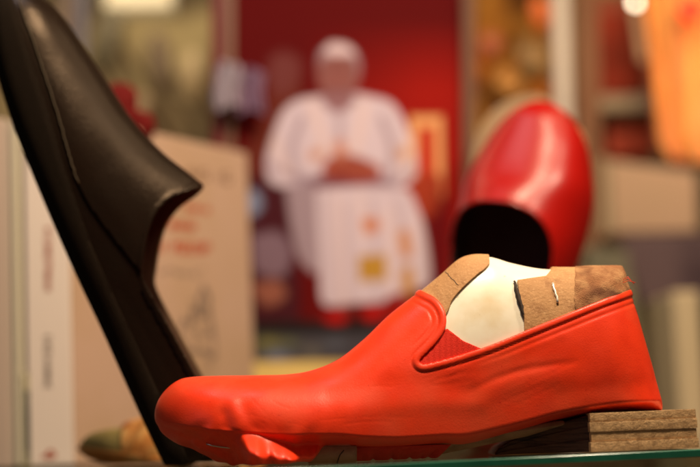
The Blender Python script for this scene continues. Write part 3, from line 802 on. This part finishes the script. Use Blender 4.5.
# pale reflection in the glass at the frame's left, modelled as wavy sheets
M_LAV = mat('reflection_white', (.34, .29, .35, 1), .8, .2)
cp = empty('glass_reflection', (P(238, 110, PY - .03)[0], PY - .03, P(238, 112, PY)[2]), 'pale glass reflection over the left edge of the picture frame, modelled as crumpled sheets', 'cloth')
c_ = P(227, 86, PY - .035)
def reflection_rows(x0, x1, y0, y1, Y, am, ph, nx=36, nz=30):
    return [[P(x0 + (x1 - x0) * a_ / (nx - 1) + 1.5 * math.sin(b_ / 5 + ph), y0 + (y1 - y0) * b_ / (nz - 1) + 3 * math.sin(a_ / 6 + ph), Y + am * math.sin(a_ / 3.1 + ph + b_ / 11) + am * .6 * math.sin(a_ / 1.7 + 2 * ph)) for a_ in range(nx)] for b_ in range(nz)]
ribbon('reflection_front', reflection_rows(214, 240, 66, 108, PY - .036, .004, .5), M_LAV, cp, .001)
ribbon('reflection_back', reflection_rows(237, 264, 70, 113, PY - .024, .004, 2.1), mat('reflection_lilac', (.20, .12, .20, 1), .8, .2), cp, .001)
tube('cord', [P(237, 80, PY - .03), P(230, 70, PY - .02), P(222, 64, PY - .018)], .004, M_LAV, cp)  # pale strand belonging to the modelled reflection

# ================================================================== 8 things at the right, far out of focus
M_PANEL = mat('gilded_panel', (.26, .10, .014, 1), .8, .1, metal=.0, var=[(22, (.07, .022, .004, 1), .45, .6), (16, (.42, .10, .01, 1), .54, .68), (30, (.42, .22, .04, 1), .58, .7)])
gp = empty('gilded_panel', (P(512, 440, .62)[0], .82, 0), 'tall brown and gold panel with a relief, standing to the right of the framed photograph', 'panel')
slab('board', [(474, -40), (549, -40), (556, 430), (480, 430)], .82, .012, M_PANEL, gp, .002)
blob('relief', P(533, 58, .815), (.019, .006, .022), mat('dull_gold', (.20, .10, .02, 1), .4, metal=.3), gp, noise=.15, seed=9)
blob('relief', P(508, 84, .815), (.016, .006, .014), mat('warm_gold', (.36, .15, .02, 1), .4, metal=.3), gp, noise=.2, seed=10)
blob('relief', P(540, 12, .815), (.010, .006, .016), mat('orange_gilt', (.80, .16, .02, 1), .4), gp, noise=.1, seed=11)
blob('relief', P(490, 45, .815), (.012, .006, .014), mat('red_brown_enamel', (.34, .07, .015, 1), .4), gp, noise=.15, seed=12)

M_POST = mat('white_post_paint', (.46, .39, .35, 1), .4, .5)
po = slab('display_post', [(551, -60), (567, -60), (582, 450), (566, 450)], .76, .012, M_POST, None, .003)
tag(po, 'pale slanting display post behind the crimson slipper', 'post')
M_DOOR = mat('brown_wood', (.15, .07, .04, 1), .8, .12, var=[(8, (.20, .10, .06, 1), .4, .7, (6, 6, .6))])
dp = slab('wooden_upright', [(574, -60), (598, -60), (606, 450), (582, 450)], .78, .02, M_DOOR, None, .003)
tag(dp, 'dark brown wooden upright just right of the pale post', 'post')

# tan leather sole seen over the crimson slipper
M_SOLE2 = mat('pale_tan_leather', (.30, .19, .10, 1), .6, .4)
ps = np.array([P(a, b, .44) for a, b in cr([(470, 180), (476, 140), (492, 112), (515, 98), (538, 95), (552, 102), (560, 118), (560, 128), (530, 135), (500, 170), (490, 300), (470, 300), (470, 180)], 60)[:-1]])
n = len(ps); V = list(ps) + list(ps + np.array([0, .004, 0]))
F = [tuple(range(n)), tuple(range(2 * n - 1, n - 1, -1))] + [(i, n + i, n + (i + 1) % n, (i + 1) % n) for i in range(n)]
so_ = mesh_obj('shoe_sole', V, F, M_SOLE2, None, smooth=False); bevel(so_, .0008)
tag(so_, 'pale tan leather sole standing behind the toe of the crimson slipper', 'shoe sole')

M_RBOOK = mat('dull_red_cloth', (.36, .045, .022, 1), .8, .1, var=[(14, (.20, .03, .015, 1), .45, .6), (9, (.40, .10, .03, 1), .55, .7)])
def shopbox(name, quad, Y, dep, m, label, cat, lid=None, strap=None):
    e = empty(name, (P(quad[3][0], quad[3][1], Y)[0], Y, P(quad[3][0], quad[3][1], Y)[2]), label, cat)
    slab('body', quad, Y, dep, m, e, .003)
    (x0, y0), (x1, y1), (x2, y2), (x3, y3) = quad
    if lid: slab('lid', [(x0 - 1, y0), (x1 + 1, y1), (x1 + 1, y1 + lid[0]), (x0 - 1, y0 + lid[0])], Y - .002, dep + .004, lid[1], e, .002)
    return e
shopbox('red_box', [(598, -5), (645, -5), (648, 93), (601, 95)], .92, .08, M_RBOOK, 'dull red cloth-covered box on the upper shelf at the right', 'box', (18, mat('red_box_lid', (.34, .07, .03, 1), .80)))
shopbox('brown_red_box', [(606, 112), (654, 110), (656, 155), (608, 157)], .90, .08, mat('brick_red_leather', (.34, .055, .030, 1), .8, .1, var=[(20, (.16, .06, .04, 1), .45, .6)]), 'small brick red leather box under the upper shelf', 'box')
M_SHELF = mat('olive_grey_shelf', (.30, .23, .16, 1), .80)
sh = slab('upper_shelf', [(584, 96), (720, 93), (720, 108), (584, 111)], .86, .2, M_SHELF, None, .002); tag(sh, 'narrow olive-beige shelf board under the dull red box', 'shelf')
M_PINK = mat('pink_beige_card', (.44, .29, .21, 1), .8, .2, var=[(8, (.38, .27, .18, 1), .4, .7)])
M_OLB = mat('olive_beige_card', (.34, .28, .19, 1), .8, .2)
hb = empty('pink_beige_box', (P(650, 236, .80)[0], .80, P(650, 236, .80)[2]), 'wide pink-beige cardboard box on the dark cloth at the right', 'box')
slab('front_panel', [(609, 160), (697, 172), (699, 232), (612, 234)], .80, .1, M_PINK, hb, .003)
slab('side_panel', [(578, 152), (608.6, 158), (611.6, 234), (584, 246)], .805, .09, M_OLB, hb, .003)
M_PURP = mat('dark_purple_cloth', (.10, .065, .075, 1), .8, .2, var=[(12, (.05, .03, .04, 1), .5, .65)])
dc_ = slab('dark_cloth_table', [(618, 235), (740, 232), (745, 300), (640, 304)], .765, .16, M_PURP, None, .004); tag(dc_, 'low table covered with dark purple-brown cloth, under the pink-beige box', 'table')
for (xa_, xb_, nm, mm) in [(641, 666, 'table_leg', mat('cream_table_leg', (.48, .38, .24, 1), .80)), ]:
    a_ = P(xa_, 304, .80); b_ = P(xb_, 304, .80)
    lg = box('leg', (a_[0], .80, -.25), (b_[0], .63, a_[2] - .001), mm, dc_, .003)
gb = shopbox('green_grey_bag', [(585, 246), (628, 250), (640, 330), (590, 330)], .75, .05, mat('green_grey_canvas', (.13, .12, .085, 1), .85, var=[(20, (.22, .20, .12, 1), .45, .6)]), 'grey-green canvas bag beside the dark cloth table', 'bag')
# strap of the bag
pb = P(600, 250, .77); tube('strap', [P(596, 248, .77), P(600, 236, .77), P(612, 236, .77), P(618, 249, .77)], .002, M_DOOR, gb)
slab('bag_base', [(590, 330.2), (640, 330.2), (642, 460), (592, 460)], .752, .05, mat('olive_canvas', (.26, .22, .14, 1), .85), gb, .003)
br = slab('wooden_board', [(666, 302), (760, 300), (766, 470), (668, 470)], .86, .01, mat('brown_wood_panel', (.17, .085, .045, 1), .6, var=[(10, (.10, .05, .03, 1), .4, .7)]), None, .002)
tag(br, 'brown wooden board low at the right edge behind the cream table leg', 'board')

# amber translucent silk hanging with a dark hem
def hanging():
    e = empty('amber_silk', (P(680, -40, .80)[0], .80, P(680, -40, .80)[2]), 'amber yellow silk stole hanging at the top right with a dark orange hem', 'cloth')
    R = []; nx, nz = 60, 50
    left = cr([(640, -40), (646, 20), (652, 60), (656, 100), (661, 140), (672, 160)], nz)
    for k in range(nz):
        row = []
        for i in range(nx):
            u = i / (nx - 1); x = left[k, 0] + (740 - left[k, 0]) * u; y = left[k, 1] + 6 * u * (k / nz)
            row.append(P(x, y, .80 + .012 * math.sin(u * 14 + .6 * math.sin(k / 9)) + .004 * math.sin(u * 31 + k / 12)))
        R.append(row)
    m = mat('amber_silk', (.80, .33, .07, 1), .6, .4, sheen=.3, var=[(12, (.80, .20, .03, 1), .5, .86), (8, (.85, .45, .14, 1), .55, .7)])
    ribbon('silk', R, m, e, .001)
    hm = mat('dark_orange_hem', (.16, .035, .012, 1), .7)
    tube('hem', [P(a - 2, b, .797) for a, b in np.vstack([left, cr([(674, 161), (700, 164), (745, 166)], 20)])], .0035, hm, e)
    # rod it hangs from
    tube('rod', [P(625, -42, .80), P(760, -42, .80)], .004, M_DOOR, e)
hanging()
rb = empty('red_lantern', (P(690, 14, .76)[0], .76, P(690, 14, .76)[2]), 'small glowing red round lamp in front of the amber silk', 'lamp')
blob('globe', P(691, 10, .76), (.0115, .0115, .0125), mat('red_glow', (.8, .02, .01, 1), .4, emit=((1, .035, .012, 1), 1.0)), rb)
tube('cord', [P(690, 0, .76), P(689, -60, .76)], .001, M_THREAD, rb, 6)
lb = empty('bulb', (P(636, 0, .86)[0], .86, P(636, 0, .86)[2]), 'small lit warm white bulb at the top right above the dull red box', 'lamp')
blob('glass', P(636, 2, .86), (.0045, .0045, .0045), mat('lit_bulb', (1, .9, .7, 1), .4, emit=((1, .86, .58, 1), 9)), lb, 12)
tube('holder', [P(636, -8, .86), P(636, -50, .86)], .003, M_DOOR, lb, 8)
pw = slab('pale_strap', [(632, 8), (648, 8), (654, 60), (640, 62)], .82, .004, mat('pale_canvas', (.50, .36, .22, 1), .8), None, .001)
tag(pw, 'short pale canvas strap hanging beside the amber silk, below the bulb', 'strap')

# ================================================================== 9 upper left background
M_WALL = mat('shop_wall_paint', (.21, .145, .075, 1), .9, .2, var=[(2.6, (.085, .06, .035, 1), .4, .6), (5.5, (.42, .32, .16, 1), .54, .68)])
w1 = box('back_wall', (-1.6, 1.35, -.9), (1.6, 1.45, 2.2), M_WALL, None, 0); tag(w1, 'mottled olive-tan wall far behind the window display', 'wall', kind='structure')
cab = slab('metal_post', [(59, -60), (74, -60), (76, 470), (61, 470)], .62, .01, mat('tan_post', (.27, .19, .13, 1), .5), None, .002); tag(cab, 'tan vertical post behind the upper part of the dark slipper', 'post')
cab = slab('metal_post', [(75, -60), (86, -60), (88, 470), (77, 470)], .61, .01, mat('blue_grey_metal', (.17, .155, .18, 1), .35, .5), None, .002); tag(cab, 'blue-grey metal upright just right of the tan post', 'post')
M_WOOD = mat('pale_last_wood', (.40, .30, .16, 1), .6, .4, var=[(18, (.28, .19, .09, 1), .45, .65)])
def wooden_last(px, py, Y, sc, rot, label, m):
    e = empty('wooden_last', P(px, py, Y), label, 'shoe last', 'wooden lasts hung on the back wall')
    b = blob('body', P(px, py, Y), (.020 * sc, .014 * sc, .045 * sc), m, e, noise=.10, seed=int(px))
    tube('peg', [P(px, py - 12, Y), P(px, py - 12, Y) + np.array([0, 1.36 - Y, 0])], .003, M_DOOR, e)
    e.rotation_euler = (0, rot, 0)
wooden_last(190, 78, .80, .62, .15, 'pale wooden shoe last, the rightmost of those above the cream book', M_WOOD)
wooden_last(160, 62, .84, .7, -.1, 'darker wooden shoe last left of the pale one', mat('mid_last_wood', (.15, .10, .055, 1), .6))
wooden_last(108, 40, .86, .8, .2, 'olive-brown wooden shoe last nearest the blue-grey upright', mat('olive_last_wood', (.12, .095, .05, 1), .6))
wooden_last(140, 112, .8, .45, .3, 'small tan wooden shoe last just above the top of the cream book', mat('tan_last_wood', (.32, .22, .12, 1), .6))
lp = slab('ceiling_lamp', [(104, -22), (172, -26), (172, 7), (104, 9)], .9, .03, mat('cream_lamp_shade', (.8, .7, .5, 1), .6, emit=((1, .80, .46, 1), .2)), None, .004)
tag(lp, 'glowing cream lamp panel at the top edge, left of the framed photograph', 'lamp')

# ================================================================== 10 glass shelf
gm = bpy.data.materials.new('shelf_glass'); gm.use_nodes = True; nt = gm.node_tree; N = nt.nodes; Lk = nt.links
N.remove(N['Principled BSDF'])
tr = N.new('ShaderNodeBsdfTransparent'); tr.inputs[0].default_value = (.72, .86, .78, 1)
gl = N.new('ShaderNodeBsdfGlossy'); gl.inputs['Roughness'].default_value = .04
fn = N.new('ShaderNodeFresnel'); fn.inputs[0].default_value = 1.5; mx = N.new('ShaderNodeMixShader')
Lk.new(fn.outputs[0], mx.inputs[0]); Lk.new(tr.outputs[0], mx.inputs[1]); Lk.new(gl.outputs[0], mx.inputs[2]); Lk.new(mx.outputs[0], N['Material Output'].inputs[0])
M_EDGE = mat('green_glass_edge', (.010, .105, .065, 1), .12, .6, coat=.5, var=[(30, (.02, .16, .10, 1), .4, .7, (1, 1, .05))])
def ray0(px, py):
    dr = _f + _R * (px - 350) * K + _U * (233.5 - py) * K
    return CAM + dr * (-CAM[2] / dr[2])
e0, e1 = ray0(420, 462.0), ray0(690, 449.5)
dd = (e1 - e0)[:2]; dd /= np.linalg.norm(dd); print('edge', e0, e1)
a_ = e0[:2] - dd * .55; b_ = e1[:2] + dd * .45
TH = .0042
c_ = b_ + np.array([0, 1.0]); d_ = a_ + np.array([0, 1.1])
gs = mesh_obj('glass_shelf', [(a_[0], a_[1], 0), (b_[0], b_[1], 0), (c_[0], c_[1], 0), (d_[0], d_[1], 0)], [(0, 1, 2, 3)], gm, None, smooth=False)
tag(gs, kind='structure'); gs['label'] = 'clear green-tinted glass shelf the shoes stand on'
nrm = np.array([dd[1], -dd[0]])
V = []; prof = [(0, -.0), (.0005, -.0005), (.0005, -TH + .0005), (0, -TH)]
for q_ in (a_, b_):
    for (o_, z_) in prof: V.append((q_[0] + nrm[0] * o_, q_[1] + nrm[1] * o_, z_))
ge = mesh_obj('shelf_edge', V, [(i, 4 + i, 5 + i, 1 + i) for i in range(3)], M_EDGE, gs, smooth=False)
# display floor under the shelf
fl = box('display_floor', (-1.5, -.45, -.31), (1.5, 1.34, -.30), mat('display_floor_cloth', (.16, .10, .06, 1), .8, var=[(6, (.30, .20, .10, 1), .45, .65), (9, (.06, .04, .06, 1), .5, .65)]), None, 0)
tag(fl, kind='structure')

# ================================================================== lights
def area(name, loc, target, size, power, col, sy=None):
    l = bpy.data.lights.new(name, 'AREA'); l.energy = power; l.color = col; l.size = size
    if sy: l.shape = 'RECTANGLE'; l.size_y = sy
    o = bpy.data.objects.new(name, l); COL.objects.link(o); o.location = loc
    o.rotation_euler = (Vector(target) - Vector(loc)).to_track_quat('-Z', 'Y').to_euler(); return o
area('shop_spot', (.13, -.20, .77), (.03, 0, .05), .13, 9.5, (1, .77, .52))
area('window_light', (-.9, -.6, .45), (-.05, .1, .1), .5, .42, (.72, .80, 1))
area('added_slipper_light', (.34, -.05, .50), (.14, .28, .15), .05, 1.9, (1, .80, .58))  # added unseen lamp, puts the highlight on the crimson slipper
area('back_spot', (-.20, .08, .75), (-.01, .52, .12), .20, .85, (.95, .82, .84))
area('back_spot', (.46, .25, .80), (.32, .82, .18), .2, 1.5, (1, .72, .42))
area('added_silk_light', (.38, .58, .46), (.33, .80, .30), .08, .5, (1, .72, .40))  # added unseen lamp that only brightens the amber silk
area('wall_spot', (-.3, .7, .9), (-.25, 1.35, .35), .4, 4.0, (1, .84, .58))
w = bpy.data.worlds.new('World'); S.world = w; w.use_nodes = True
w.node_tree.nodes['Background'].inputs[0].default_value = (1, .74, .50, 1); w.node_tree.nodes['Background'].inputs[1].default_value = .03
S.view_settings.view_transform = 'Standard'; S.view_settings.look = 'None'
S.render.engine = 'CYCLES'
S.cycles.use_denoising = True; S.cycles.sample_clamp_indirect = 4; S.cycles.transparent_max_bounces = 12
